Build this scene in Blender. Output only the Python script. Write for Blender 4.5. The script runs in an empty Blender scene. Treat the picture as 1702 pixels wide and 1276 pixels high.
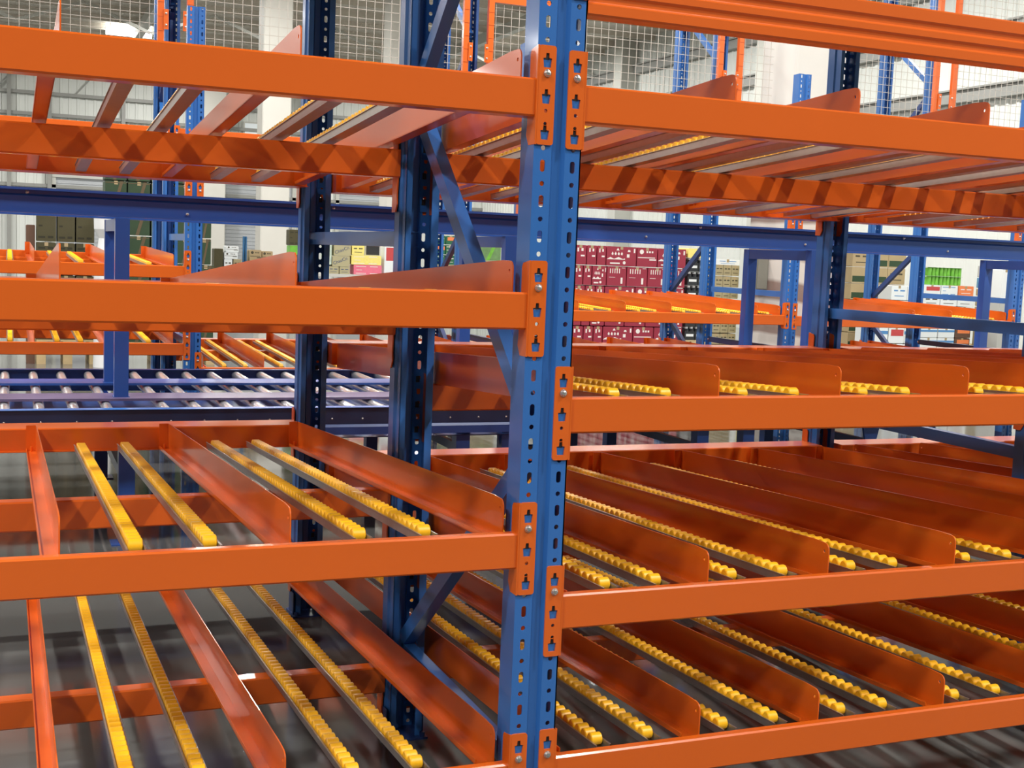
import bpy, bmesh, math, random
from mathutils import Vector, Matrix
from mathutils.geometry import tessellate_polygon
random.seed(7)
S = bpy.context.scene
COL = S.collection
PI = math.pi

# ------------------------------------------------------------------ camera, world, exposure
cam = bpy.data.cameras.new('camera')
camo = bpy.data.objects.new('camera', cam); COL.objects.link(camo)
yaw, pitch, roll = 0.3898, 0.1035, 0.0403
f_ = Vector((math.sin(yaw)*math.cos(pitch), math.cos(yaw)*math.cos(pitch), -math.sin(pitch)))
r_ = Vector((math.cos(yaw), -math.sin(yaw), 0)); u_ = r_.cross(f_)
c_, s_ = math.cos(roll), math.sin(roll)
r2, u2 = r_*c_ + u_*s_, r_*(-s_) + u_*c_
camo.matrix_world = Matrix(((r2.x, u2.x, -f_.x, -1.0862), (r2.y, u2.y, -f_.y, -2.4467), (r2.z, u2.z, -f_.z, 1.4393), (0, 0, 0, 1)))
cam.sensor_fit = 'HORIZONTAL'; cam.sensor_width = 36.0
cam.lens = 36.0*2051.0/1702.0
cam.clip_start = 0.05; cam.clip_end = 300
S.camera = camo

S.view_settings.view_transform = 'Standard'
S.view_settings.look = 'None'
S.view_settings.exposure = 0.0
S.view_settings.gamma = 1.0
S.view_settings.use_curve_mapping = False

W = bpy.data.worlds.new('world'); S.world = W; W.use_nodes = True
bg = W.node_tree.nodes['Background']
bg.inputs[0].default_value = (0.95, 1.0, 0.98, 1); bg.inputs[1].default_value = 0.12

LAMP_W = 305.0      # watts of each tube
LAMP_Z = 7.1
LAMPS = [(x, y) for x in (-12.4, -4.6, 3.2, 11.0) for y in (-6.6, -2.8, 1.2, 5.2, 10.0, 15.0, 21.0, 28.0, 35.0)]

# ------------------------------------------------------------------ materials
def mat(name, col, rough=0.4, metal=0.0, noise=0.0, nscale=8.0, coat=0.0, bump=0.0, nvec=None, rnoise=0.0):
    m = bpy.data.materials.new(name); m.use_nodes = True
    nt = m.node_tree; b = nt.nodes['Principled BSDF']
    b.inputs['Base Color'].default_value = (*col, 1)
    b.inputs['Roughness'].default_value = rough
    b.inputs['Metallic'].default_value = metal
    b.inputs['Coat Weight'].default_value = coat
    b.inputs['Coat Roughness'].default_value = 0.10
    if noise or bump or rnoise:
        tc = nt.nodes.new('ShaderNodeTexCoord'); mp = nt.nodes.new('ShaderNodeMapping')
        nz = nt.nodes.new('ShaderNodeTexNoise')
        nt.links.new(tc.outputs['Object'], mp.inputs[0]); nt.links.new(mp.outputs[0], nz.inputs['Vector'])
        mp.inputs['Scale'].default_value = nvec or (1, 1, 1)
        nz.inputs['Scale'].default_value = nscale; nz.inputs['Detail'].default_value = 5
        if noise:
            mx = nt.nodes.new('ShaderNodeMix'); mx.data_type = 'RGBA'
            a = [max(0, c*(1-noise)) for c in col]; d = [min(1, c*(1+noise)) for c in col]
            mx.inputs[6].default_value = (*a, 1); mx.inputs[7].default_value = (*d, 1)
            nt.links.new(nz.outputs[0], mx.inputs[0]); nt.links.new(mx.outputs[2], b.inputs['Base Color'])
        if rnoise:
            mr = nt.nodes.new('ShaderNodeMapRange')
            mr.inputs[1].default_value = 0.3; mr.inputs[2].default_value = 0.7
            mr.inputs[3].default_value = max(0, rough-rnoise); mr.inputs[4].default_value = rough+rnoise
            nt.links.new(nz.outputs[0], mr.inputs[0]); nt.links.new(mr.outputs[0], b.inputs['Roughness'])
        if bump:
            bp = nt.nodes.new('ShaderNodeBump'); bp.inputs['Strength'].default_value = bump
            bp.inputs['Distance'].default_value = 0.002
            nt.links.new(nz.outputs[0], bp.inputs['Height']); nt.links.new(bp.outputs[0], b.inputs['Normal'])
    return m

def emat(name, col, e):
    m = bpy.data.materials.new(name); m.use_nodes = True
    b = m.node_tree.nodes['Principled BSDF']
    b.inputs['Base Color'].default_value = (*col, 1)
    b.inputs['Emission Color'].default_value = (*col, 1); b.inputs['Emission Strength'].default_value = e
    return m

ORANGE = mat('orange_powder_coat', (0.70, 0.120, 0.008), 0.30, noise=0.03, nscale=3, coat=0.45)
BLUE = mat('blue_powder_coat', (0.032, 0.145, 0.44), 0.30, noise=0.05, nscale=3, coat=0.3)
BLUE2 = mat('blue_conveyor_paint', (0.025, 0.085, 0.33), 0.33, noise=0.05, nscale=3, coat=0.2)
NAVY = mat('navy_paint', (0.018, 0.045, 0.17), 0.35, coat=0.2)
YELLOW = mat('yellow_plastic', (0.98, 0.50, 0.012), 0.36, noise=0.05, nscale=20)
STEEL = mat('galvanised_steel', (0.46, 0.45, 0.43), 0.38, 0.9, noise=0.12, nscale=40)
CHROME = mat('zinc_roller_steel', (0.92, 0.92, 0.90), 0.26, 0.82, noise=0.05, nscale=20)
BOLT = mat('bolt_steel', (0.72, 0.70, 0.66), 0.25, 0.9)
WIRE = mat('mesh_wire', (0.50, 0.46, 0.40), 0.55, 0.2)
DARK = mat('dark_rubber', (0.02, 0.02, 0.022), 0.5)

# ------------------------------------------------------------------ helpers
class MB:
    def __init__(s): s.v = []; s.f = []; s.m = []
    def add(s, vs, fs, mi=0):
        o = len(s.v); s.v += [tuple(p) for p in vs]
        s.f += [tuple(i+o for i in q) for q in fs]; s.m += [mi]*len(fs); return s
    def box(s, x0, x1, y0, y1, z0, z1, mi=0):
        return s.add([(x0,y0,z0),(x1,y0,z0),(x1,y1,z0),(x0,y1,z0),(x0,y0,z1),(x1,y0,z1),(x1,y1,z1),(x0,y1,z1)],
                     [(0,3,2,1),(4,5,6,7),(0,1,5,4),(1,2,6,5),(2,3,7,6),(3,0,4,7)], mi)
    def prism(s, prof, a0, a1, axis='X', mi=0):
        """extrude a closed 2D profile. axis X: prof=(y,z); Y: prof=(x,z); Z: prof=(x,y)"""
        def P(u, v, a):
            return (a,u,v) if axis == 'X' else (u,a,v) if axis == 'Y' else (u,v,a)
        n = len(prof)
        vs = [P(u,v,a0) for u,v in prof] + [P(u,v,a1) for u,v in prof]
        fs = [(i,(i+1)%n,n+(i+1)%n,n+i) for i in range(n)]
        tri = tessellate_polygon([[Vector((u,v,0)) for u,v in prof]])
        fs += [tuple(t) for t in tri] + [tuple(n+i for i in reversed(t)) for t in tri]
        return s.add(vs, fs, mi)
    def cyl(s, c0, c1, r, n=12, mi=0, r1=None):
        c0, c1 = Vector(c0), Vector(c1); d = (c1-c0).normalized()
        a = d.orthogonal().normalized(); b = d.cross(a); r1 = r if r1 is None else r1
        vs = [c0+(a*math.cos(2*PI*i/n)+b*math.sin(2*PI*i/n))*r for i in range(n)]
        vs += [c1+(a*math.cos(2*PI*i/n)+b*math.sin(2*PI*i/n))*r1 for i in range(n)]
        fs = [(i,(i+1)%n,n+(i+1)%n,n+i) for i in range(n)] + [tuple(reversed(range(n))), tuple(range(n,2*n))]
        return s.add(vs, fs, mi)
    def plate(s, outer, holes, t, M, mi=0):
        """sheet of thickness t with holes; 2D (u,v), M maps (u,v,w)->xyz function"""
        loops = [outer]+holes
        pts = [p for l in loops for p in l]
        tri = tessellate_polygon([[Vector((u,v,0)) for u,v in l] for l in loops])
        n = len(pts)
        vs = [M(u,v,0) for u,v in pts]+[M(u,v,t) for u,v in pts]
        fs = [tuple(q) for q in tri]+[tuple(n+i for i in reversed(q)) for q in tri]
        k = 0
        for l in loops:
            L = len(l)
            for i in range(L):
                a, b = k+i, k+(i+1)%L
                fs.append((a, b, n+b, n+a))
            k += L
        return s.add(vs, fs, mi)
    def bar(s, p, q, w, h, up=(1,0,0), mi=0, chan=False):
        """rectangular (or C-channel) bar between p and q; w along 'up' axis, h perpendicular"""
        p, q = Vector(p), Vector(q); d = (q-p).normalized(); a = Vector(up); a = (a-d*a.dot(d)).normalized(); b = d.cross(a)
        if chan:
            t = 0.004
            prof = [(-w/2,-h/2),(w/2,-h/2),(w/2,-h/2+t),(-w/2+t,-h/2+t),(-w/2+t,h/2-t),(w/2,h/2-t),(w/2,h/2),(-w/2,h/2)]
        else:
            prof = [(-w/2,-h/2),(w/2,-h/2),(w/2,h/2),(-w/2,h/2)]
        n = len(prof)
        vs = [p+a*u+b*v for u,v in prof]+[q+a*u+b*v for u,v in prof]
        fs = [(i,(i+1)%n,n+(i+1)%n,n+i) for i in range(n)]
        tri = tessellate_polygon([[Vector((u,v,0)) for u,v in prof]])
        fs += [tuple(t_) for t_ in tri]+[tuple(n+i for i in reversed(t_)) for t_ in tri]
        return s.add(vs, fs, mi)
    def mesh(s, name, mats, smooth=False):
        me = bpy.data.meshes.new(name); me.from_pydata(s.v, [], s.f)
        if not isinstance(mats, (list, tuple)): mats = [mats]
        for m in mats: me.materials.append(m)
        me.polygons.foreach_set('material_index', s.m)
        bm = bmesh.new(); bm.from_mesh(me); bmesh.ops.recalc_face_normals(bm, faces=bm.faces); bm.to_mesh(me); bm.free()
        if smooth:
            me.polygons.foreach_set('use_smooth', [True]*len(me.polygons))
            me.set_sharp_from_angle(angle=math.radians(40))
        me.update(); return me

def link(name, me, parent=None, loc=(0,0,0), rot=(0,0,0)):
    o = bpy.data.objects.new(name, me); COL.objects.link(o)
    o.location = loc; o.rotation_euler = rot
    if parent: o.parent = parent
    return o
def tag(o, label, cat, group=None):
    o['label'] = label; o['category'] = cat
    if group: o['group'] = group
    return o
def thing(name, label, cat, loc=(0,0,0), rot=(0,0,0), group=None):
    return tag(link(name, None, None, loc, rot), label, cat, group)
def struct(name, mb, m):
    o = link(name, mb.mesh(name, m)); o['kind'] = 'structure'; return o
def rrect(w, h, r, cx=0, cy=0, n=3):
    P = []
    for (sx, sy, a0) in ((1,1,0),(-1,1,PI/2),(-1,-1,PI),(1,-1,1.5*PI)):
        for i in range(n+1):
            a = a0+PI/2*i/n
            P.append((cx+sx*(w/2-r)+r*math.cos(a), cy+sy*(h/2-r)+r*math.sin(a)))
    return P
def circ(r, cx, cy, n=10): return [(cx+r*math.cos(2*PI*i/n), cy+r*math.sin(2*PI*i/n)) for i in range(n)]

# ------------------------------------------------------------------ rack post (outer face at y=0 looking -Y)
def post_mesh(H, hole_detail=10):
    mb = MB(); t = 0.003
    ntile = int(H/0.075)
    def strip(cx):
        for i in range(ntile):
            z = 0.00125+i*0.075
            M = lambda u, v, w, z=z: (cx+u, w, z+v)
            outer = [(-0.019,0),(0.019,0),(0.019,0.075),(-0.019,0.075)]
            hc = circ(0.0056, 0, 0.01875, hole_detail)
            ho = rrect(0.0115, 0.0255, 0.0045, 0, 0.05625, 2)
            mb.plate(outer, [hc, ho], t, M)
    strip(-0.031); strip(0.039)
    top = 0.00125+ntile*0.075
    def slab(p, q, th):   # thin wall from p to q in XY, thickness th to the left normal
        p, q = Vector(p), Vector(q); d = (q-p).normalized(); n = Vector((-d.y, d.x))
        mb.prism([tuple(p), tuple(q), tuple(q+n*th), tuple(p+n*th)], 0.00125, top, 'Z')
    # groove between the strips
    slab((-0.012,0),(-0.006,0.011),0.003); slab((-0.006,0.011),(0.014,0.011),0.003); slab((0.014,0.011),(0.020,0),0.003)
    # sides with a crease, then lips
    for i in range(ntile//2):
        M = lambda u, v, w, z=0.00125+i*0.15: (-0.050+w, u, z+v)
        mb.plate([(0.003,0),(0.046,0),(0.046,0.15),(0.003,0.15)], [circ(0.0035,0.020,0.045,6), circ(0.0035,0.020,0.095,6)], 0.003, M)
    if ntile%2: slab((-0.050,0.046),(-0.050,0.003),-0.003)
    slab((-0.050,0.003),(-0.050,0.0),-0.003); slab((-0.044,0.052),(-0.050,0.046),-0.003)
    slab((-0.044,0.088),(-0.044,0.052),-0.003); slab((-0.044,0.088),(-0.026,0.088),-0.003)
    slab((0.058,0.0),(0.058,0.046),0.003); slab((0.058,0.046),(0.052,0.052),0.003)
    slab((0.052,0.052),(0.052,0.088),0.003); slab((0.034,0.088),(0.052,0.088),-0.003)
    return mb.mesh('post', BLUE)
POST = post_mesh(3.375)
POST_TALL = post_mesh(4.5, 6)
POST_FAR = post_mesh(2.93, 6)
fp = MB(); fp.box(-0.06,0.068,-0.02,0.11,0,0.006); fp.box(-0.054,-0.051,0,0.08,0.006,0.09); fp.box(0.059,0.062,0,0.08,0.006,0.09)
for bx_, by_ in ((-0.045,0.1),(0.053,0.1)): fp.cyl((bx_,by_,0.006),(bx_,by_,0.02),0.008,6)
FOOT = fp.mesh('foot_plate', NAVY)
# bolt
def bolt_mesh():
    mb = MB(); mb.cyl((0,0,0),(0,-0.003,0),0.0085,12); mb.cyl((0,-0.003,0),(0,-0.007,0),0.0078,12,r1=0.0055)
    mb.cyl((0,-0.007,0),(0,-0.009,0),0.0055,12,r1=0.002)
    return mb.mesh('bolt', BOLT, True)
BOLTM = bolt_mesh()

# connector plate: front leaf over the post strip + side leg along the post
def connector_mesh(sgn, h=0.207):
    """local origin at strip centre, top of plate z=0; sgn=-1 beam lies to the left"""
    mb = MB(); t = 0.004
    M = lambda u, v, w: (u, -0.0005-w, v)
    w = 0.0395
    outer = rrect(w, h, 0.006, 0, -h/2)
    def trap(cy):
        return [(-0.0102,cy+0.009),(-0.0045,cy+0.010),(-0.0035,cy+0.020),(0.0035,cy+0.020),(0.0045,cy+0.010),(0.0102,cy+0.009),(0.0082,cy-0.010),(-0.0082,cy-0.010)]
    holes = [trap(-0.036), trap(-0.036-0.075), trap(-0.036-0.150), circ(0.0042,0,-0.136,8), circ(0.0042,0,-0.163,8)]
    mb.plate(outer, holes, t, M)
    x = sgn*(w/2)
    xa, xb = (x-0.001, x+0.003) if sgn > 0 else (x-0.003, x+0.001)
    # side leg, with a curved lower notch
    prof = [(-0.0045,0),(0.030,-0.006),(0.036,-0.014),(0.036,-0.085),(0.046,-0.10),(0.040,-0.16),(0.044,-0.185),(0.030,-h),(-0.0045,-h)]
    mb.prism(prof, xa, xb, 'X')
    return mb.mesh('connector_plate', ORANGE)
CONN_L = connector_mesh(-1)     # sits on a post's left strip, beam to its left
CONN_R = connector_mesh(1)
HOOKM = MB()
for k in range(3):
    HOOKM.box(-0.0055, 0.0055, -0.0004, 0.006, -0.036-0.075*k+0.0065, -0.036-0.075*k+0.024); HOOKM.box(-0.0105, 0.0105, -0.0002, 0.006, -0.036-0.075*k-0.013, -0.036-0.075*k+0.006, 1)
HOOKM = HOOKM.mesh('hook', [DARK, BLUE])

def beam_mesh(L, kind='step', h=0.080, x0=0.0):
    mb = MB(); r = 0.004
    if kind == 'step':
        prof = [(0,-h+r),(r,-h),(0.050-r,-h),(0.050,-h+r),(0.050,-0.028),(0.027,-0.028),(0.027,-r),(0.027-r,0),(r,0),(0,-r)]
    elif kind == 'box':
        prof = [(0,-h+r),(r,-h),(0.050-r,-h),(0.050,-h+r),(0.050,-r),(0.050-r,0),(r,0),(0,-r)]
    elif kind == 'rear':     # outer face y=0 looking -Y (mirror it by rotation), inner shelf at the bottom
        prof = [(0,-h+r),(r,-h),(0.165,-h),(0.165,-h+0.003),(0.145,-h+0.003),(0.145,-r),(0.145-r,0),(r,0),(0,-r)]
    elif kind == 'ribbed':
        prof = [(0,-h+r),(r,-h),(0.050-r,-h),(0.050,-h+r),(0.050,-r),(0.050-r,0),(r,0),(0,-r),(0,-0.030),(0.006,-0.036),(0.006,-0.046),(0,-0.052),
                (0,-0.066),(0.006,-0.072),(0.006,-0.082),(0,-0.088)]
    mb.prism(prof, x0, x0+L, 'X')
    return mb.mesh('beam_profile', ORANGE)
BEAMC = {}
def beam(label, X0, X1, y, T, kind, h=0.08, side='front', ctop=0.069, group=None, ends='lr', name='shelf_beam'):
    """X0/X1: frame positions at both ends. side front: outer face looks -Y at y; back: outer face looks +Y at y"""
    root = thing(name, label, 'beam', (X0, y, T), (0,0,0), group)
    a, b = X0+0.0595, X1-0.0515
    key = (round(b-a,3), kind, h)
    if key not in BEAMC: BEAMC[key] = beam_mesh(b-a, kind, h)
    if side == 'front':
        link('beam_profile', BEAMC[key], root, (a-X0,0,0))
    else:
        link('beam_profile', BEAMC[key], root, (b-X0,0,0), (0,0,PI))
    for e in ends:
        if side == 'front':
            cm, cx, ry = (CONN_R, 0.039, 0) if e == 'l' else (CONN_L, X1-X0-0.031, 0)
        else:
            cm, cx, ry = (CONN_L, 0.035, PI) if e == 'l' else (CONN_R, X1-X0-0.035, PI)
        c = link('connector_plate', cm, root, (cx,0,ctop), (0,0,ry))
        link('bolt', BOLTM, c, (0,-0.004,-0.058))
        link('hook_row', HOOKM, c)
    return root

# divider: upright sheet with rounded front corner, hole and foot flange towards -X
def divider_mesh(L=2.095, slope=0.0585, back_round=False, depth0=0.045, mirror=False):
    mb = MB(); h = 0.094; y0 = depth0
    zb = lambda y: -slope*y
    c = 0.018; P = []
    y1 = y0+L
    P += [(y0, zb(y0)), (y0, zb(y0)+h-c-0.006)]
    for i in range(1, 5):
        a = PI-PI/2*i/4
        P.append((y0+c+c*math.cos(a), zb(y0)+h-c-0.004+c*math.sin(a)))
    P += [(y0+0.06, zb(y0+0.06)+h)]
    if back_round:
        for i in range(5):
            a = PI/2-PI/2*i/4
            P.append((y1-c+c*math.cos(a), zb(y1)+h-c+c*math.sin(a)))
    else:
        P += [(y1, zb(y1)+h)]
    P += [(y1, zb(y1))]
    holes = [circ(0.0045, y0+0.018, zb(y0)+h-0.026, 8)]
    if back_round: holes.append(circ(0.0045, y1-0.018, zb(y1)+h-0.022, 8))
    M = lambda u, v, w: (w-0.002, u, v)
    mb.plate(P, holes, 0.003, M)
    # foot flange and small return lip
    mb.add([(-0.034,y0+0.03,zb(y0+0.03)),(0.001,y0+0.03,zb(y0+0.03)),(0.001,y1,zb(y1)),(-0.034,y1,zb(y1)),
            (-0.034,y0+0.03,zb(y0+0.03)+0.003),(0.001,y0+0.03,zb(y0+0.03)+0.003),(0.001,y1,zb(y1)+0.003),(-0.034,y1,zb(y1)+0.003)],
           [(0,3,2,1),(4,5,6,7),(0,1,5,4),(1,2,6,5),(2,3,7,6),(3,0,4,7)])
    mb.add([(-0.034,y0+0.03,zb(y0+0.03)),(-0.031,y0+0.03,zb(y0+0.03)),(-0.031,y1,zb(y1)),(-0.034,y1,zb(y1)),
            (-0.034,y0+0.03,zb(y0+0.03)+0.012),(-0.031,y0+0.03,zb(y0+0.03)+0.012),(-0.031,y1,zb(y1)+0.012),(-0.034,y1,zb(y1)+0.012)],
           [(0,3,2,1),(4,5,6,7),(0,1,5,4),(1,2,6,5),(2,3,7,6),(3,0,4,7)])
    if not back_round:
        mb.box(-0.034,0.0005,y1-0.003,y1,zb(y1),zb(y1)+h)
        mb.cyl((-0.017,y1-0.02,zb(y1)+0.003),(-0.017,y1-0.02,zb(y1)+0.022),0.004,8)
    if mirror: mb.v = [(-x,y,z) for x,y,z in mb.v]
    return mb.mesh('divider', ORANGE, True)

# roller track
ROLL = MB()
def _roller(mb, y, z, n=10):
    r = 0.0148
    mb.cyl((-0.0145,y,z),(-0.0125,y,z),r*0.84,n,0,r); mb.cyl((-0.0125,y,z),(0.0125,y,z),r,n); mb.cyl((0.0125,y,z),(0.0145,y,z),r,n,0,r*0.84)
_roller(ROLL, 0, 0, 12)
ROLLM = ROLL.mesh('roller', YELLOW, True)
PITCH = 0.0345
def rail_mesh(L, slope, y0):
    mb = MB(); pr = [(-0.0175,0.002),(-0.0175,0.0215),(-0.0205,0.0215),(-0.0205,0.0227),(-0.0162,0.0227),(-0.0162,0.0035),
                     (0.0162,0.0035),(0.0162,0.0227),(0.0205,0.0227),(0.0205,0.0215),(0.0175,0.0215),(0.0175,0.002)]
    n = len(pr)
    vs = [(x, y0, z-slope*y0) for x,z in pr]+[(x, y0+L, z-slope*(y0+L)) for x,z in pr]
    fs = [(i,(i+1)%n,n+(i+1)%n,n+i) for i in range(n)]
    tri = tessellate_polygon([[Vector((u,v,0)) for u,v in pr]])
    fs += [tuple(t_) for t_ in tri]+[tuple(n+i for i in reversed(t_)) for t_ in tri]
    mb.add(vs, fs); return mb.mesh('rail', STEEL)
RC = {}
def track(label, X, Y, zb, group, slope=0.0585, L=2.105, y0=0.034, individual=True):
    root = thing('roller_track', label, 'roller track', (X, Y, zb), (0,0,0), group)
    key = ('r', L, slope, y0)
    if key not in RC: RC[key] = rail_mesh(L, slope, y0)
    link('rail', RC[key], root)
    n = int((L-0.075)/PITCH)
    if individual:
        for i in range(n):
            y = y0+0.045+i*PITCH
            link('roller', ROLLM, root, (0, y, -slope*y+0.0225))
    else:
        key = ('m', L, slope, y0)
        if key not in RC:
            mb = MB()
            for i in range(n):
                y = y0+0.045+i*PITCH; _roller(mb, y, -slope*y+0.0225, 8)
            RC[key] = mb.mesh('roller_row', YELLOW, True)
        link('roller_row', RC[key], root)
    return root

# ------------------------------------------------------------------ setting
fl = MB(); fl.add([(-40,-30,0),(60,-30,0),(60,60,0),(-40,60,0)], [(0,1,2,3)])
FLOORM = mat('polished_concrete', (0.115, 0.115, 0.108), 0.075, noise=0.16, nscale=1.4, rnoise=0.03, bump=0.01, nvec=(1,0.35,1))
struct('floor', fl, FLOORM)

# ------------------------------------------------------------------ near rack frames
def frame(label, X, braces, ys=(0.0, 1.021, 2.31), pm=POST, face=(1,-1,-1), group=None, dx=0.0):
    root = thing('upright_frame', label, 'rack frame', (X, ys[0], 0), (0,0,0), group)
    for y, s in zip(ys, face):
        rot = (0,0,0) if s > 0 else (0,0,PI)
        xo = 0 if s > 0 else 0.008
        link('post', pm[0] if isinstance(pm, tuple) and y == ys[0] else (pm[1] if isinstance(pm, tuple) else pm), root, (xo, y-ys[0], 0), rot)
        link('foot_plate', FOOT, root, (xo, y-ys[0], 0), rot)
    for (ya, za, yb, zb_, kind) in braces:
        mb = MB()
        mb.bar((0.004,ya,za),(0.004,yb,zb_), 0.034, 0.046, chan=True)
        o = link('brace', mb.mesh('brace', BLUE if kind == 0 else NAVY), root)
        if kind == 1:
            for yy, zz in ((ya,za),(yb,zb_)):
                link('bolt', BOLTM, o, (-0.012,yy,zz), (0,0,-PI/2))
    return root
BR = [(0.05,2.72,0.95,1.93,0),(0.95,1.82,0.07,1.06,0),(0.07,1.00,0.95,0.30,0),(0.95,0.27,0.06,0.27,0),(1.0,1.475,2.36,1.475,0),(1.0,0.712,2.28,0.712,0)]
BR2 = [(0.05,2.72,0.95,1.93,0),(0.95,1.82,0.07,1.06,0),(0.07,1.00,0.95,0.30,0),(0.95,0.27,0.06,0.27,0),(1.0,1.245,2.36,1.235,0),(1.0,0.785,2.28,0.785,0)]
frame('blue rack upright frame whose perforated front post stands nearest, between the two bays', 0.0, BR)
frame('blue rack upright frame at the right end of the right bay', 2.40, BR2)

LN = {0:'top', 1:'second', 2:'third', 3:'lowest'}
ORD = ['first','second','third','fourth','fifth','sixth','seventh','eighth','ninth','tenth','eleventh','twelfth','thirteenth','fourteenth']
DIV = divider_mesh(); DIVM = divider_mesh(mirror=True); DIV3 = divider_mesh(back_round=True)
# left bay
XLB = -2.40
left = [(1.814,1.727,1.745),(1.362,1.278,1.295),(0.835,0.747,0.767),(0.310,0.212,0.242)]
for i,(T,Tm,Tr) in enumerate(left):
    beam('orange front beam carrying the %s shelf of the left bay' % LN[i], XLB, 0.0, 0.0, T, 'step', group='left bay beams')
    beam('orange middle beam under the %s shelf of the left bay' % LN[i], XLB, 0.0, 1.021, Tm, 'box', side='back', ctop=0.03, group='left bay beams')
    beam('orange rear beam closing the back of the %s shelf, left bay' % LN[i], XLB, 0.0, 2.31, Tr, 'rear', h=0.082, side='back', ctop=0.05, group='left bay beams')
    sl = (T-0.021-(Tr-0.078))/2.145; dz = 0.021
    if i == 1: dz = 0.034; sl = 0.051
    for j, x in enumerate((-0.852,-0.706,-0.392,-0.246)):
        track('yellow-roller track on the %s shelf of the left bay, %s from the left' % (LN[i], ORD[j]), x, 0, T-dz, 'left bay roller tracks', slope=sl)
    for j, x in enumerate((-0.995,-0.545,-0.070)):
        w = ('leftmost','middle','rightmost')[j]
        tag(link('lane_divider', DIV, None, (x,0,T-0.021)), 'orange sheet lane divider on the %s shelf of the left bay, %s' % (LN[i], w), 'divider', 'left bay lane dividers')
# right bay
right = [(1.809,1.724,1.732),(1.134,1.056,1.080),(0.689,0.612,0.637),(0.3125,0.235,0.262)]
XR = 2.40
DX = (0.075,0.465,0.812,1.212,1.600,1.985,2.330)
TX = (0.20,0.335,0.545,0.692,0.898,1.030,1.270,1.412,1.675,1.815,2.060,2.200)
for i,(T,Tm,Tr) in enumerate(right):
    beam('orange front beam carrying the %s shelf of the right bay' % LN[i], 0.0, XR, 0.0, T, 'step', group='right bay beams')
    beam('orange middle beam under the %s shelf of the right bay' % LN[i], 0.0, XR, 1.021, Tm, 'box', side='back', ctop=0.03, group='right bay beams')
    beam('orange rear beam closing the back of the %s shelf, right bay' % LN[i], 0.0, XR, 2.31, Tr, 'rear', h=0.082, side='back', ctop=0.062, group='right bay beams')
    sl = (T-0.021-(Tr-0.078))/2.145
    for j, x in enumerate(TX):
        track('yellow-roller track on the %s shelf of the right bay, %s from the left' % (LN[i], ORD[j]), x, 0, T-0.021, 'right bay roller tracks', slope=sl)
    for j, x in enumerate(DX):
        tag(link('lane_divider', DIVM if j == 0 else DIV, None, (x,0,T-0.021)), 'orange sheet lane divider on the %s shelf of the right bay, %s from the left' % (LN[i], ORD[j]), 'divider', 'right bay lane dividers')
beam('tall ribbed orange beam crossing the top right above all shelves', 0.0, XR, 0.0, 2.068, 'ribbed', h=0.112, ctop=0.124)
# tie beam whose connector hangs into view, and the high decked shelf that shades the shelves below
beam('orange tie beam high on the left bay middle posts, its connector hanging into view', XLB, 0.0, 1.021, 2.357, 'box', side='back', ctop=0.03)
for (xa, xb, nm) in ((XLB, 0.0, 'left bay'), (0.0, XR, 'right bay'), (XR, 4.80, 'bay beyond the right frame')):
    beam('orange front beam of the high decked shelf, %s' % nm, xa, xb, 0.0, 3.22, 'ribbed', h=0.112, group='high shelf beams')
    beam('orange rear beam of the high decked shelf, %s' % nm, xa, xb, 2.31, 3.22, 'rear', h=0.112, side='back', ctop=0.05, group='high shelf beams')
    t_ = thing('shelf_deck', 'grey sheet deck of the high shelf above the %s' % nm, 'shelf deck', (xa,0,0), group='high shelf decks')
    mb = MB(); mb.box(0.07,xb-xa-0.07,0.0,2.30,3.222,3.245); link('deck_panel', mb.mesh('deck_panel', STEEL), t_)
# third near bay, only its back part shows
third = [(1.809,1.724,1.732,0),(1.134,1.056,1.080,1),(0.689,0.612,0.637,2)]
for (T,Tm,Tr,i) in third:
    beam('orange middle beam of the %s shelf beyond the right bay frame' % LN[i], XR, 4.80, 1.021, Tm, 'box', side='back', ctop=0.03, group='beams of the bay beyond the right frame')
    beam('orange rear beam of the %s shelf beyond the right bay frame' % LN[i], XR, 4.80, 2.31, Tr, 'rear', h=0.082, side='back', ctop=0.062, group='beams of the bay beyond the right frame')
    sl = (T-0.021-(Tr-0.078))/2.145
    for j, x in enumerate((2.505,2.88,3.25,3.63,4.02)):
        tag(link('lane_divider', DIV3, None, (x,0,T-0.012)), 'orange lane divider on the %s shelf beyond the right frame, %s from the left' % (LN[i], ORD[j]), 'divider', 'dividers beyond the right frame')
    for j, x in enumerate((2.62,2.76,3.0,3.13,3.38,3.52,3.76,3.9)):
        track('yellow-roller track on the %s shelf beyond the right frame, %s from the left' % (LN[i], ORD[j]), x, 0, T-0.021, 'tracks beyond the right frame', slope=sl, individual=False)

# ------------------------------------------------------------------ conveyor between the racks
DNAVY = mat('dark_navy_paint', (0.012, 0.020, 0.055), 0.35, coat=0.2)
PURP = mat('worn_violet_paint', (0.11, 0.085, 0.17), 0.4, noise=0.3, nscale=4)
cv = thing('roller_conveyor', 'long blue roller conveyor with steel rollers running behind the racks', 'conveyor', (0,0,0))
def rail_x(name, y, z0, z1, m, depth=0.04, flip=1, x0=-3.5, x1=8.5, lbl=None):
    mb = MB(); t = 0.004
    ya, yb = y, y+depth*flip
    lo, hi = min(ya,yb), max(ya,yb)
    mb.box(x0,x1,lo,hi,z1-t,z1); mb.box(x0,x1,lo,hi,z0,z0+t)
    mb.box(x0,x1,ya-0.002,ya+0.002,z0,z1)
    o = link(name, mb.mesh(name, m), cv)
    return o
fr = rail_x('side_rail', 3.50, 0.525, 0.655, DNAVY, 0.05, 1)
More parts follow.
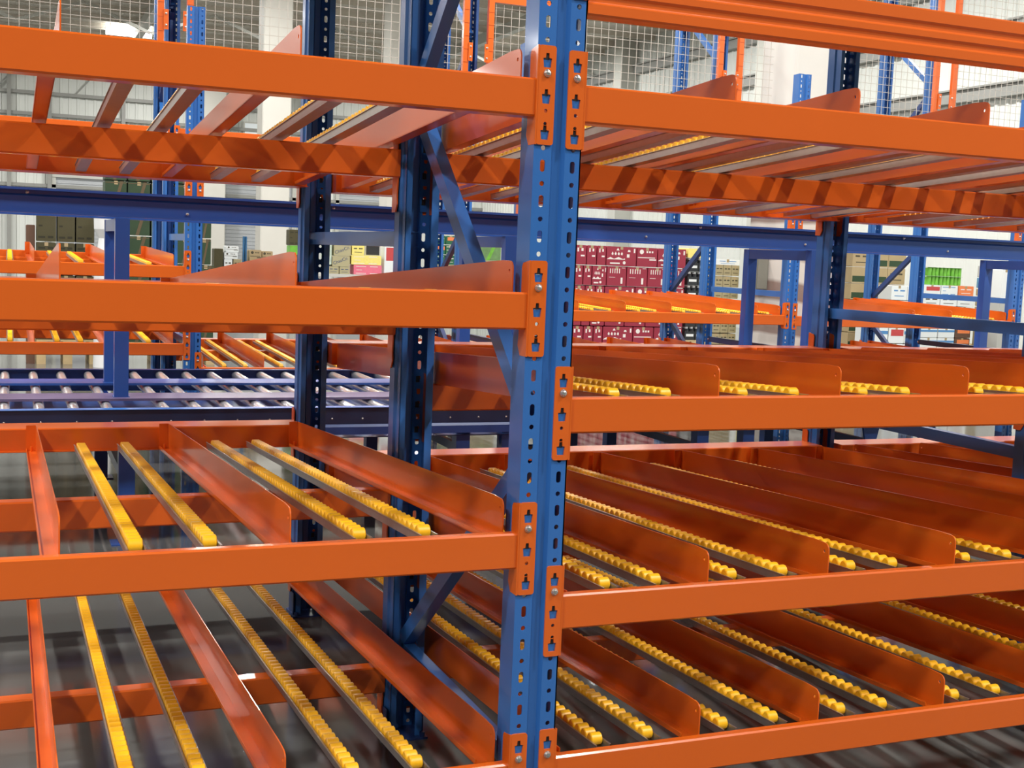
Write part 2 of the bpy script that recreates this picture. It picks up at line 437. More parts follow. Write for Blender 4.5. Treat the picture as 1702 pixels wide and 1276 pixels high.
mb = MB(); mb.prism([(3.478,0.522),(3.497,0.522),(3.497,0.572),(3.490,0.572),(3.478,0.560)], -3.5, 8.5, 'X'); link('lower_lip', mb.mesh('lower_lip', NAVY), cv)
mb = MB(); mb.box(-3.5,8.5,3.490,3.55,0.6555,0.6575); link('top_strip', mb.mesh('top_strip', BLUE), cv)
rr = rail_x('side_rail', 5.42, 0.525, 0.655, NAVY, 0.05, -1)
for ya, m_ in ((3.885, PURP), (4.575, BLUE2)):
    mb = MB(); mb.box(-3.5,8.5,ya,ya+0.235,0.648,0.660); mb.box(-3.5,8.5,ya+0.11,ya+0.12,0.645,0.648)
    link('guide_bar', mb.mesh('guide_bar', m_), cv)
mb = MB(); mb.box(-3.5,8.5,3.52,5.40,0.50,0.504); link('pan', mb.mesh('pan', NAVY), cv)
cb = MB(); cb.cyl((0,3.51,0),(0,5.41,0),0.0255,16)
CR = cb.mesh('roller', CHROME, True)
cxs = [-0.64-0.155*k for k in range(0,8)]+[-0.375+0.155*k for k in range(0,52)]
for x in cxs: link('roller', CR, cv, (x,0,0.618))
for x in cxs:
    b_ = link('bolt', BOLTM, cv, (x,3.4985,0.600)); b_.scale = (0.6,0.6,0.6)
for x in (-0.567, 1.12, 1.375, 2.57, 2.875, 4.19, 5.7):
    for y in (3.60, 5.33):
        mb = MB(); mb.bar((x,y,0.0),(x,y,0.53),0.075,0.07,chan=True); mb.box(x-0.07,x+0.07,y-0.06,y+0.06,0,0.006)
        link('leg', mb.mesh('leg', BLUE2), cv)
mb = MB()
for x in (1.375, 3.75):
    mb.prism([(x-0.06,0.525),(x+0.075,0.525),(x+0.035,0.36),(x-0.02,0.36)], 3.585, 3.60, 'Y')
link('gusset', mb.mesh('gusset', BLUE2), cv)
for x in (-0.567,1.375,2.875,4.19):
    mb = MB(); mb.bar((x,3.6,0.30),(x,5.33,0.30),0.03,0.05); link('cross_brace', mb.mesh('cross_brace', BLUE2), cv)

# portal frames on the conveyor and the long blue beams they carry
for n_, x in enumerate((-0.564, 1.500, 3.530, 5.560, 7.60)):
    w = ('leftmost portal, in the left bay','portal seen just left of the front post','third portal, in the right bay','fourth portal, at the right edge','portal beyond the right edge')[n_]
    if n_ == 4: continue
    t_ = thing('portal_stand', 'blue two-post stand on the conveyor, %s' % w, 'stand', (x,3.97,0.660), group='portal stands on the conveyor')
    for dy in (0.0, 0.70):
        mb = MB(); mb.box(-0.034,0.034,-0.03+dy,0.03+dy,0.0,0.885); mb.box(-0.04,0.04,-0.036+dy,0.036+dy,0.0,0.003)
        link('post', mb.mesh('post', BLUE2), t_)
    mb = MB(); mb.box(-0.032,0.032,0.031,0.669,0.822,0.883); link('cross_member', mb.mesh('cross_member', NAVY), t_)
def long_beam(y, label):
    t_ = thing('channel_beam', label, 'beam', (0,y,0), group='long blue beams over the conveyor')
    mb = MB()
    prof = [(-0.022,1.672),(0.045,1.672),(0.045,1.667),(0.020,1.667),(0.020,1.640),(0.012,1.630),(0.012,1.558),(0.045,1.556),(0.045,1.551),(-0.020,1.551),(-0.020,1.562),(-0.016,1.562),(-0.016,1.556),
            (0.008,1.556),(0.008,1.632),(0.016,1.642),(0.016,1.667),(-0.018,1.667),(-0.018,1.660),(-0.022,1.660)]
    mb.prism(prof, -3.5, 8.6, 'X'); link('channel', mb.mesh('channel', BLUE2), t_)
    for k in range(14):
        link('bolt', BOLTM, t_, (-1.0+0.62*k+0.13*(k%3), 0.008, 1.580 if k%2 else 1.650))
    return t_
long_beam(3.97, 'long blue channel beam above the conveyor, on the near side')
long_beam(4.67, 'long blue channel beam above the conveyor, on the far side')

# ------------------------------------------------------------------ far rack
FX = [0.02+2.305*k for k in range(-1, 4)]
fr_lab = {0:'at the left, behind the leftmost portal',1:'mostly hidden behind the nearest post',2:'left of the big column, front post short',3:'at the right edge of the view'}
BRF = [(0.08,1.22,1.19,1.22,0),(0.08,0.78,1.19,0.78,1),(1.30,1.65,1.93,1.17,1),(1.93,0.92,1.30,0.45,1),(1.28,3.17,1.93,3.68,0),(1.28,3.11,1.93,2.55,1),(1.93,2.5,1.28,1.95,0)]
BRF0 = [(0.08,1.475,1.19,1.475,0)]+BRF[1:]
for k in range(4):
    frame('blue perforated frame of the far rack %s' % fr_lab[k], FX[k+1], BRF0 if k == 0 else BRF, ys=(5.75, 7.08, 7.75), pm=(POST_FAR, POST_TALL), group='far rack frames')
FDIV = divider_mesh(L=1.78, slope=-0.02, depth0=0.045); FDIVM = divider_mesh(L=1.78, slope=-0.02, depth0=0.045, mirror=True)
bayn = {0:'left bay',1:'centre bay',2:'right bay',3:'rightmost bay'}
flev = {0:[(1.288,'upper'),(0.788,'lower'),(1.74,'hidden top')],1:[(1.060,'upper'),(0.632,'lower')],2:[(1.060,'upper'),(0.632,'lower'),(1.72,'top')],3:[(1.055,'upper'),(0.632,'lower')]}
offs_t = {0:(1.21,1.485,1.625,1.90,2.04), 1:(0.22,0.36,0.60,0.745,0.99,1.13,1.38,1.52,1.78,1.92,2.12), 2:(0.22,0.36,0.60,0.745,0.99,1.13,1.38,1.52,1.78,1.92,2.14), 3:(1.38,1.52,1.78,1.92,2.12)}
offs_d = {0:(1.35,1.78,2.19), 1:(0.08,0.48,0.87,1.26,1.65,2.03,2.24), 2:(0.08,0.48,0.87,1.26,1.65,2.03,2.24), 3:(1.26,1.65,2.03,2.24)}
for b in range(4):
    xa, xb = FX[b], FX[b]+2.305; xr = 5.98 if b == 3 else xa
    for (T, nm) in flev[b]:
        if nm in ('hidden top','top'): continue
        beam('orange front beam of the %s shelf, far rack %s' % (nm, bayn[b]), xa, xb, 5.75, T, 'step', group='far rack beams', ctop=0.10)
        beam('orange rear beam of the %s shelf, far rack %s' % (nm, bayn[b]), xr, xb, 7.75, T+0.045, 'rear', h=0.082, side='back', ctop=0.06, group='far rack beams')
        beam('orange middle beam of the %s shelf, far rack %s' % (nm, bayn[b]), xr, xb, 7.08, T+0.003, 'box', h=0.08, side='back', ctop=0.06, group='far rack beams')
        for j, d in enumerate(offs_t[b]):
            track('roller track on the %s shelf of the far rack %s, %s from left' % (nm, bayn[b], ORD[j]), xa+d, 5.75, T-0.021, 'far rack roller tracks', slope=-0.02, L=1.79, individual=False)
        for j, d in enumerate(offs_d[b]):
            tag(link('lane_divider', FDIVM if d < 0.1 else FDIV, None, (xa+d,5.75,T-0.021)), 'orange divider on the %s shelf of the far rack %s, %s from left' % (nm, bayn[b], ORD[j]), 'divider', 'far rack lane dividers')
for b in range(4):
    beam('orange front beam hidden behind the long blue beam, connectors showing, far rack %s' % bayn[b], FX[b], FX[b]+2.305, 5.75, 1.70, 'step', group='far rack beams', ctop=0.13)
for b in (0, 1):
    beam('orange high beam of the far rack, above the %s' % bayn[b], FX[b], FX[b]+2.305, 6.985, 2.268, 'box', h=0.10, ctop=0.02, group='far rack high beams', name='high_beam')

# mesh panels above the far rack
def mesh_panel(label, x0, x1, z0, z1, y, rail, stiles='lr'):
    t_ = thing('wire_mesh_panel', label, 'mesh panel', (x0,y,z0), group='wire mesh panels above the far rack')
    w, h = x1-x0, z1-z0
    for xx, nm in (([(0,'stile')] if 'l' in stiles else [])+([(w-0.045,'stile')] if 'r' in stiles else [])):
        mb = MB(); mb.box(xx,xx+0.045,-0.02,0.02,0,h)
        for q in range(int(h/0.1)): mb.box(xx-0.001,xx+0.046,-0.0225,-0.02,0.05+q*0.1,0.056+q*0.1)
        link(nm, mb.mesh(nm, ORANGE), t_)
    for zz in ([0.0, h-0.045] if rail else [h-0.045]):
        mb = MB(); mb.box(0.045,w-0.045,-0.02,0.02,zz,zz+0.045); link('rail', mb.mesh('rail', ORANGE), t_)
    mb = MB(); s_ = 0.066; r = 0.0017
    k = 1
    while k*s_ < w: mb.box(k*s_-r,k*s_+r,-r,r,0,h); k += 1
    k = 1
    while k*s_ < h: mb.box(0,w,r,3*r,k*s_-r,k*s_+r); k += 1
    link('wire_grid', mb.mesh('wire_grid', WIRE), t_)
    for xx in ([-0.03] if 'l' in stiles else [])+([w-0.005] if 'r' in stiles else []):
        mb = MB(); mb.box(xx,xx+0.035,-0.03,-0.024,0.16,0.30); bo = link('bracket', mb.mesh('bracket', ORANGE), t_)
        for zz in (0.19, 0.27): link('bolt', BOLTM, bo, (xx+0.0175,-0.03,zz))
for b in range(4):
    xa, xb = FX[b]+0.085, FX[b]+2.305-0.075
    if b == 3: xa = 5.98
    mesh_panel('orange framed wire mesh panel above the far rack, %s' % bayn[b], xa, xb, 2.78, 3.455, 6.86, False, 'r' if b == 3 else 'lr')
    mesh_panel('upper orange framed wire mesh panel, second tier over the far rack %s' % bayn[b], xa, xb, 3.46, 4.45, 6.86, True, 'r' if b == 3 else 'lr')
mesh_panel('narrow orange framed wire mesh panel left of the big column', 4.705, 5.07, 2.78, 3.455, 6.86, False, 'l')
mesh_panel('narrow upper wire mesh panel left of the big column', 4.705, 5.07, 3.46, 4.45, 6.86, True, 'l')
mesh_panel('orange framed wire mesh panel at the right edge, beyond the rightmost far frame', FX[4]+0.085, FX[4]+2.23, 2.78, 3.455, 6.86, False)
mesh_panel('upper orange framed wire mesh panel at the right edge of the view', FX[4]+0.085, FX[4]+2.23, 3.46, 4.45, 6.86, True)
# ------------------------------------------------------------------ hall shell
WALLM = mat('white_sheet_wall', (0.72, 0.74, 0.70), 0.6, noise=0.05, nscale=2)
CEILM = mat('ceiling_sheet', (0.66, 0.61, 0.53), 0.6, noise=0.12, nscale=1.5, nvec=(0.3,3,1))
GIRT = mat('grey_steel', (0.30, 0.30, 0.28), 0.5, noise=0.1)
PALE = mat('pale_steel', (0.55, 0.55, 0.50), 0.5)
SHUT = mat('shutter_grey', (0.44, 0.46, 0.48), 0.5, noise=0.05)
CONC = mat('painted_concrete', (0.66, 0.64, 0.58), 0.7, noise=0.06, nscale=3)
H = 7.3; YB = 39.0; XW = 14.5
def corrugated(name, p0, p1, z0, z1, inward, m, pitch=0.25):
    """ribbed sheet wall from p0 to p1"""
    mb = MB(); p0, p1 = Vector(p0), Vector(p1); d = (p1-p0); L = d.length; d = d/L; n_ = Vector(inward)
    prof = []; s = 0.0
    while s < L:
        prof += [(s,0),(s+pitch*0.6,0),(s+pitch*0.68,0.025),(s+pitch*0.92,0.025)]; s += pitch
    prof.append((L,0))
    vs = []; fs = []
    for s_, h_ in prof:
        q = p0+d*s_+n_*h_; vs += [(q.x,q.y,z0),(q.x,q.y,z1)]
    for i in range(len(prof)-1): fs.append((2*i,2*i+2,2*i+3,2*i+1))
    mb.add(vs, fs); return struct(name, mb, m)
corrugated('wall_back', (-22,YB), (XW,YB), 0, H, (0,-1), WALLM)
corrugated('wall_right', (XW,YB), (XW,-6), 0, H, (-1,0), WALLM)
cm = MB(); cm.box(-22,XW,-14,YB,H,H+0.05); struct('ceiling', cm, CEILM)
rm = MB()
for y in [2.0+1.45*k for k in range(26)]: rm.box(-22,XW,y,y+0.07,H-0.16,H)
struct('trim_1', rm, CEILM)
rm = MB()
for x in (-14,-6,2.2,10.4):
    rm.box(x-0.09,x+0.09,-14,YB,H-0.42,H-0.16)
struct('trim_2', rm, PALE)
gm = MB()
for z in (6.48,5.56,4.53):
    gm.box(XW-0.16,XW-0.03,8,YB,z-0.11,z+0.11); gm.box(XW-0.22,XW-0.03,8,YB,z+0.09,z+0.12)
struct('trim_3', gm, GIRT)
gm = MB()
for z in (5.83,5.19,3.02): gm.box(-22,XW,YB-0.14,YB-0.04,z-0.05,z+0.05)
for x in (-4.5,-1.05,0.11,2.29): gm.box(x-0.06,x+0.06,YB-0.20,YB-0.10,0,6.9)
for k in range(9): gm.bar((-6+k*2.3,YB-0.1,5.9),(-4.9+k*2.3,YB-0.1,7.2),0.04,0.04)
struct('trim_4', gm, GIRT)
def column(name, x0, x1, y, d, label):
    mb = MB(); w = x1-x0
    c = 0.02
    mb.prism([(x0+c,y),(x1-c,y),(x1,y+c),(x1,y+d-c),(x1-c,y+d),(x0+c,y+d),(x0,y+d-c),(x0,y+c)], 0, H, 'Z')
    o = link(name, mb.mesh(name, CONC)); o['kind'] = 'structure'; return o
column('trim_5', 5.345, 5.90, 6.92, 0.555, '')
column('trim_6', 3.87, 4.48, 24.0, 0.6, '')
column('trim_7', 6.62, 7.15, 24.0, 0.6, '')
column('trim_8', 4.45, 5.36, 38.0, 0.9, '')
for (yy) in (20.6, 27.5):
    mb = MB(); mb.box(XW-0.5,XW-0.04,yy,yy+0.45,0,H); o = link('trim_9', mb.mesh('trim_9', PALE)); o['kind'] = 'structure'
# shutter door in the back wall
def shutter(x0, x1, z1, name):
    mb = MB(); s = 0.0
    while s < z1-0.05: mb.box(x0,x1,YB-0.09,YB-0.05,s,s+0.105); mb.box(x0,x1,YB-0.07,YB-0.05,s+0.105,s+0.12); s += 0.12
    o = link(name, mb.mesh(name, SHUT)); o['kind'] = 'structure'
    fm = MB(); fm.box(x0-0.12,x0,YB-0.14,YB-0.04,0,z1+0.1); fm.box(x1,x1+0.12,YB-0.14,YB-0.04,0,z1+0.1); fm.box(x0-0.12,x1+0.12,YB-0.16,YB-0.04,z1,z1+0.25)
    f = link('door_frame', fm.mesh('door_frame', PALE), o)
shutter(5.5, 7.7, 3.6, 'door_1'); shutter(9.3, 11.9, 3.6, 'door_2'); shutter(0.30, 2.2, 3.3, 'door_3')
GL = mat('window_glass', (0.85,0.92,0.95), 0.15)
mb = MB(); mb.box(6.05,6.75,YB-0.08,YB-0.04,5.0,5.45); o = link('window_1', mb.mesh('window_1', PALE)); o['kind'] = 'structure'
mb = MB(); mb.box(6.10,6.70,YB-0.09,YB-0.081,5.05,5.40); link('pane', mb.mesh('pane', GL), o)
# sloping roof truss in the distance
mb = MB()
for k in range(6):
    mb.bar((-4+3.1*k,30.0,6.55),(-2.45+3.1*k,30.0,7.15),0.07,0.07); mb.bar((-2.45+3.1*k,30.0,7.15),(-0.9+3.1*k,30.0,6.55),0.07,0.07)
mb.bar((-6,30,6.5),(14.4,30,6.5),0.12,0.12)
struct('trim_10', mb, PALE)
# lamp in view
for (x,y,lb) in ((2.0,33.7,'glowing white tube lamp under the far ceiling, behind the wire mesh'),):
    t_ = thing('tube_lamp', lb, 'lamp', (x,y,H-0.2))
    mb = MB(); mb.box(-0.62,0.62,-0.06,0.06,0.04,0.10); mb.box(-0.5,-0.48,-0.01,0.01,0.1,0.2); mb.box(0.48,0.5,-0.01,0.01,0.1,0.2); link('housing', mb.mesh('housing', PALE), t_)
    mb = MB(); mb.cyl((-0.6,0,0),(0.6,0,0),0.11,14); link('tube', mb.mesh('tube', emat('tube_glow',(1,1,0.95),9.0), True), t_)

# ------------------------------------------------------------------ goods behind the racks
MAR = mat('maroon_carton', (0.30, 0.020, 0.045), 0.55, noise=0.10, nscale=6)
WHITE = mat('white_print', (0.80, 0.74, 0.70), 0.6)
OLIVE = mat('olive_carton', (0.060, 0.052, 0.018), 0.6, noise=0.15, nscale=6)
OLIVED = mat('olive_ink', (0.022, 0.020, 0.006), 0.6)
GRN = mat('green_carton', (0.022, 0.052, 0.020), 0.6, noise=0.3, nscale=5)
TAN = mat('tan_carton', (0.40, 0.30, 0.16), 0.65, noise=0.08, nscale=6)
TAN2 = mat('khaki_carton', (0.36, 0.30, 0.17), 0.65, noise=0.08, nscale=6)
INK = mat('dark_ink', (0.06, 0.05, 0.03), 0.6)
BLK = mat('black_bottles', (0.018, 0.020, 0.024), 0.3)
CAP = mat('white_caps', (0.78, 0.80, 0.80), 0.5)
LIME = mat('lime_wrap', (0.16, 0.46, 0.05), 0.4, noise=0.45, nscale=14)
DGRN = mat('dark_green_pack', (0.02, 0.13, 0.06), 0.45, noise=0.3, nscale=14)
WCART = mat('white_carton', (0.76, 0.80, 0.80), 0.6)
BPRINT = mat('blue_print', (0.08, 0.25, 0.52), 0.5)
RPRINT = mat('red_print', (0.52, 0.06, 0.06), 0.5)
OPRINT = mat('orange_print', (0.80, 0.22, 0.07), 0.5)
YEL = mat('pale_yellow_pack', (0.85, 0.72, 0.20), 0.5, noise=0.15, nscale=30)
PINK = mat('pink_pack', (0.78, 0.17, 0.25), 0.5, noise=0.1, nscale=20)
BRN = mat('brown_carton', (0.12, 0.06, 0.035), 0.6)
GREY = mat('grey_carton', (0.46, 0.46, 0.43), 0.6)
PBLUE = mat('blue_pack', (0.10, 0.25, 0.40), 0.5, noise=0.3, nscale=12)
WOOD = mat('pallet_wood', (0.50, 0.38, 0.20), 0.7, noise=0.15, nscale=10)
BRNP = mat('brown_print', (0.11,0.075,0.035), 0.6)
CMESH = {}
def print_mb(kind, w, h):
    """marks lying on the front face (y slightly in front of 0), x 0..w, z 0..h"""
    mb = MB(); e = -0.0015
    def r(a,b,c,d): mb.box(a*w,c*w,e,0.0,b*h,d*h)
    if kind == 'crest':      # crest over four white glyphs, landscape band below
        mb.prism([(0.32*w,0.80*h),(0.42*w,0.80*h),(0.40*w,0.86*h),(0.37*w,0.93*h),(0.34*w,0.86*h)], e, 0, 'Y')
        for k in range(4):
            c = (0.19+0.105*k)*w; mb.prism([(c-0.035*w,0.62*h),(c,0.73*h),(c+0.035*w,0.64*h),(c+0.02*w,0.55*h),(c-0.02*w,0.57*h)], e, 0, 'Y')
        mb.prism([(0,0.33*h),(0.12*w,0.45*h),(0.25*w,0.36*h),(0.40*w,0.46*h),(0.55*w,0.36*h),(0.62*w,0.40*h),(0.62*w,0.33*h)], e, 0, 'Y')
        r(0.12,0.10,0.45,0.17); mb.prism(circ(0.05*h+0.02*w, 0.60*w, 0.17*h, 10), e, 0, 'Y')
        mb.prism([(0.70*w,0.74*h),(0.80*w,0.74*h),(0.78*w,0.84*h),(0.72*w,0.84*h)], e, 0, 'Y'); r(0.68,0.45,0.77,0.62); r(0.91,0.70,0.96,0.92)
    elif kind == 'strokes':  # column marks and a small panel
        for k in range(5): r(0.14+0.12*k,0.66,0.18+0.12*k,0.90)
        r(0.10,0.44,0.42,0.46); r(0.72,0.12,0.82,0.44); r(0.76,0.93,0.93,0.955)
    elif kind == 'end':
        r(0.20,0.66,0.34,0.86); r(0.56,0.70,0.74,0.84); r(0.52,0.42,0.86,0.50)
    elif kind == 'dotrow':
        mb.prism(circ(0.10*h+0.02*w, 0.22*w, 0.78*h, 12), e, 0, 'Y')
        for k in range(3): r(0.46+0.13*k,0.73,0.54+0.13*k,0.83)
        r(0.04,0.46,0.90,0.50); r(0.62,0.34,0.96,0.41)
    elif kind == 'bands':
        for b in (0.10,0.80):
            r(0.08,b,0.44,b+0.06); r(0.58,b,0.86,b+0.07)
        r(0.1,0.45,0.30,0.5)
    elif kind == 'dark2':
        r(0.15,0.60,0.40,0.70); r(0.55,0.60,0.85,0.70); r(0.2,0.25,0.8,0.30)
    elif kind == 'cross':
        mb.prism([(0.35*w,0.0),(0.5*w,0.0),(0.85*w,h),(0.7*w,h)], e, 0, 'Y'); r(0,0.92,1,0.95)
    elif kind == 'bluebar':
        r(0.0,0.55,1.0,0.75)
    elif kind == 'label':
        r(0.15,0.45,0.95,0.85)
    elif kind == 'greenbar':
        r(0.05,0.08,0.95,0.45)
    elif kind == 'oval':
        mb.prism([(0.5*w+0.16*w*math.cos(a),0.72*h+0.2*h*math.sin(a)) for a in [2*PI*i/14 for i in range(14)]], e, 0, 'Y'); r(0.1,0.12,0.9,0.2)
    return mb
def carton(label, cat, x0, x1, z0, z1, Y, m, pk=None, pm=None, depth=0.3, group=None, name='carton', tape=True):
    w, h = x1-x0, z1-z0; w -= 0.006; h -= 0.002
    key = (round(w,3), round(h,3), depth, m.name)
    if key not in CMESH:
        mb = MB(); c = min(0.008, w*0.1)
        mb.prism([(c,0),(w-c,0),(w,c),(w,h-c),(w-c,h),(c,h),(0,h-c),(0,c)], 0.0, depth, 'Y'); CMESH[key] = mb.mesh('body', m)
    t_ = thing(name, label, cat, (x0+0.003, Y, z0), group=group)
    link('body', CMESH[key], t_)
    if pk:
        k2 = (pk, round(w,3), round(h,3), pm.name)
        if k2 not in CMESH: CMESH[k2] = print_mb(pk, w, h).mesh('printing', pm)
        link('printing', CMESH[k2], t_)
    if tape:
        k3 = ('tape', round(w,3), round(h,3), depth)
        if k3 not in CMESH:
            mb = MB(); mb.box(w/2-0.02,w/2+0.02,0.0,depth,h,h+0.001); mb.box(w/2-0.02,w/2+0.02,-0.001,0,h-0.04,h+0.001); CMESH[k3] = mb.mesh('tape', TAN)
        link('tape', CMESH[k3], t_)
    return t_
def pallet(label, x0, x1, Y, d, h=0.14):
    t_ = thing('pallet', label, 'pallet', (x0,Y,0)); w = x1-x0
    mb = MB()
    for k in range(6): mb.box(0,w,d*k/6,d*k/6+0.09,h-0.02,h)
    link('deck_board', mb.mesh('deck_board', WOOD), t_)
    mb = MB()
    for k in range(3): mb.box((w-0.1)*k/2,(w-0.1)*k/2+0.1,0,d,0,h-0.02)
    link('runner', mb.mesh('runner', WOOD), t_)
ROWN = ['top','second','third','fourth','fifth','sixth','seventh','eighth']
def stack(lab, cat, cols, rows, Y, fn, group, depth=0.3, name='carton'):
    for i,(za,zb) in enumerate(rows):
        cc = cols[i] if isinstance(cols[0], list) else cols
        for j,(xa,xb) in enumerate(cc):
            m, pk, pm = fn(i,j)
            carton('%s, %s row, %s from the left' % (lab, ROWN[i], ORD[j]), cat, xa, xb, za, zb, Y, m, pk, pm, depth, group, name)
# maroon stack behind the right bay
ca = [(5.88,6.05),(6.06,6.20),(6.21,6.34),(6.35,6.80),(6.81,7.12),(7.13,7.57)]
cb_ = [(5.88,6.01),(6.02,6.14),(6.15,6.36),(6.37,6.66),(6.67,6.98),(6.99,7.28),(7.29,7.57)]
rows = [(1.36,1.62),(1.09,1.35),(0.82,1.08),(0.55,0.81),(0.28,0.54)]
def fm_(i,j):
    k = [['end','end','end','crest','dotrow','crest'],['end','end','crest','strokes','strokes','strokes','strokes']][i%2][j]
    return MAR, k, WHITE
stack('maroon carton with white printing in the maroon stack', 'carton', [ca,cb_,ca,cb_,ca], rows, 12.5, fm_, 'maroon cartons', 0.42)
pallet('upper wooden pallet beneath the stack of maroon cartons', 5.85, 7.60, 12.5, 0.8, 0.28)
# black bottle packs and tan packs
for i in range(6):
    z0 = 0.37+0.19*i
    for j in range(2):
        xa = 7.62+0.165*j
        t_ = thing('bottle_pack', 'shrink-wrapped pack of black bottles with white caps, %s row, %s' % (ROWN[5-i], ('left','right')[j]), 'drinks pack', (xa,12.5,z0), group='black bottle packs')
        mb = MB()
        for a in range(2):
            for b in range(2): mb.cyl((0.04+0.08*a,0.05+0.08*b,0),(0.04+0.08*a,0.05+0.08*b,0.15),0.036,10); mb.cyl((0.04+0.08*a,0.05+0.08*b,0.15),(0.04+0.08*a,0.05+0.08*b,0.165),0.036,10,0,0.02)
        mb.box(0.0,0.158,0.008,0.17,0,0.12)
        for a in range(2):
            for b in range(2): mb.cyl((0.04+0.08*a,0.05+0.08*b,0.160),(0.04+0.08*a,0.05+0.08*b,0.186),0.026,8,1)
        link('bottles', mb.mesh('bottles', [BLK, CAP]), t_)
        mb = MB(); mb.box(0.02,0.138,0.004,0.0075,0.05,0.085); link('paper_label', mb.mesh('paper_label', CAP), t_)
carton('pale yellow-green carton lying on the black bottle packs', 'carton', 7.60, 7.93, 1.51, 1.64, 12.5, YEL, None, None, 0.3)
pallet('wooden pallet under the black bottle packs', 7.60, 7.96, 12.5, 0.8, 0.37)
def ft_(i,j): return (TAN2, 'dark2', INK)
stack('khaki drinks carton left of the big column', 'carton', [(8.05,8.18),(8.18,8.31),(8.31,8.44)], [(1.28-0.16*k,1.43-0.16*k) for k in range(7)], 12.5, ft_, 'khaki cartons', 0.3)
carton('white tray of small bottles on top of the khaki cartons', 'tray', 8.05, 8.44, 1.43, 1.51, 12.5, CAP, 'dark2', BPRINT, 0.3, None, 'tray')
pallet('wooden pallet under the khaki cartons left of the column', 8.02, 8.47, 12.5, 0.8, 0.31)
t_ = thing('post_guard', 'yellow and grey upright guard post beside the khaki cartons', 'guard post', (8.46,12.3,0))
mb = MB(); mb.box(0,0.06,0,0.06,0,1.51); mb.box(-0.06,0.12,-0.06,0.12,0,0.01); link('face_strip', mb.mesh('face_strip', mat('safety_yellow',(0.85,0.75,0.02),0.45)), t_)
mb = MB(); mb.box(0.06,0.13,0,0.06,0,1.51); link('post', mb.mesh('post', mat('slate_paint',(0.12,0.18,0.25),0.5)), t_)
# electric box on the big column and its wrapping
t_ = thing('electric_box', 'grey metal electric box fixed to the left side of the big column', 'electric box', (5.212,7.15,1.22))
mb = MB(); mb.box(0,0.122,0,0.16,0,0.29); link('case', mb.mesh('case', mat('olive_grey_paint',(0.20,0.20,0.16),0.5)), t_)
mb = MB(); mb.box(0.008,0.114,-0.010,0,0.01,0.28); link('door', mb.mesh('door', mat('olive_grey_paint2',(0.23,0.23,0.19),0.45)), t_)
wm = bpy.data.materials.new('marbled_wrap'); wm.use_nodes = True; nt = wm.node_tree; b = nt.nodes['Principled BSDF']
tc = nt.nodes.new('ShaderNodeTexCoord'); wv = nt.nodes.new('ShaderNodeTexWave'); cr = nt.nodes.new('ShaderNodeValToRGB')
wv.bands_direction = 'Z'; wv.inputs['Scale'].default_value = 0.9; wv.inputs['Distortion'].default_value = 9.0; wv.inputs['Detail'].default_value = 2.5; wv.inputs['Detail Scale'].default_value = 0.5
nt.links.new(tc.outputs['Object'], wv.inputs['Vector']); nt.links.new(wv.outputs['Fac'], cr.inputs[0])
cr.color_ramp.elements[0].color = (0.62,0.58,0.52,1); cr.color_ramp.elements[0].position = 0.35
cr.color_ramp.elements[1].color = (0.26,0.18,0.15,1); cr.color_ramp.elements[1].position = 0.65
nt.links.new(cr.outputs[0], b.inputs['Base Color']); b.inputs['Roughness'].default_value = 0.25; b.inputs['Coat Weight'].default_value = 0.5
mb = MB(); mb.box(0,0.575,0,0.575,0,2.02)
o = link('column_wrap', mb.mesh('column_wrap', wm), None, (5.335,6.91,0.0)); tag(o, 'brown and cream marbled plastic wrapping around the foot of the big column', 'plastic wrap')
# goods right of the column
rc = [(10.55,10.88),(10.88,11.21),(11.21,11.54)]
def fg_(i,j): return (TAN, ('greenbar','dark2','greenbar')[(i+j)%3], (GRN, INK, GRN)[(i+j)%3])
stack('tan printed carton stacked right of the big column', 'carton', rc, [(1.73-0.245*k,1.97-0.245*k) for k in range(7)], 12.75, fg_, 'tan cartons right of the column', 0.35)
pallet('wooden pallet under the tan cartons right of the column', 10.5, 11.6, 12.75, 0.8, 0.26)
cc = [[(10.94,11.23),(11.23,11.53)]]*3+[[(10.57,10.93),(10.94,11.23),(11.23,11.53)]]*2
def fw_(i,j):
    return (WCART, 'label' if (i==0 and j==1) or (i==3 and j==1) else 'bluebar' if i>=3 else 'dark2', RPRINT if (i==0 and j==1) or (i==3 and j==1) else BPRINT)
stack('white carton with coloured label before the tan cartons', 'carton', cc, [(1.02,1.23),(0.81,1.01),(0.63,0.80),(0.38,0.62),(0.15,0.37)], 12.3, fw_, 'white cartons', 0.3)
pallet('wooden pallet under the white cartons', 10.55, 11.55, 12.3, 0.4)
pc = [(11.70,12.02),(12.03,12.35),(12.36,12.66)]
def fp_(i,j):
    if i == 0: return [(WCART,'label',RPRINT),(WCART,'bands',BPRINT),(OPRINT,'dark2',WHITE)][j]
    if i >= 3: return [(WCART,'bluebar',BPRINT),(WCART,'bluebar',BPRINT),(BRN,'label',OPRINT)][j]
    return (WCART,'dark2',INK)
stack('printed carton under the lime green packs', 'carton', pc, [(1.10-0.16*k,1.255-0.16*k) for k in range(6)], 12.5, fp_, 'printed cartons', 0.3)
pallet('wooden pallet under the printed cartons', 11.65, 12.70, 12.5, 0.8, 0.30)
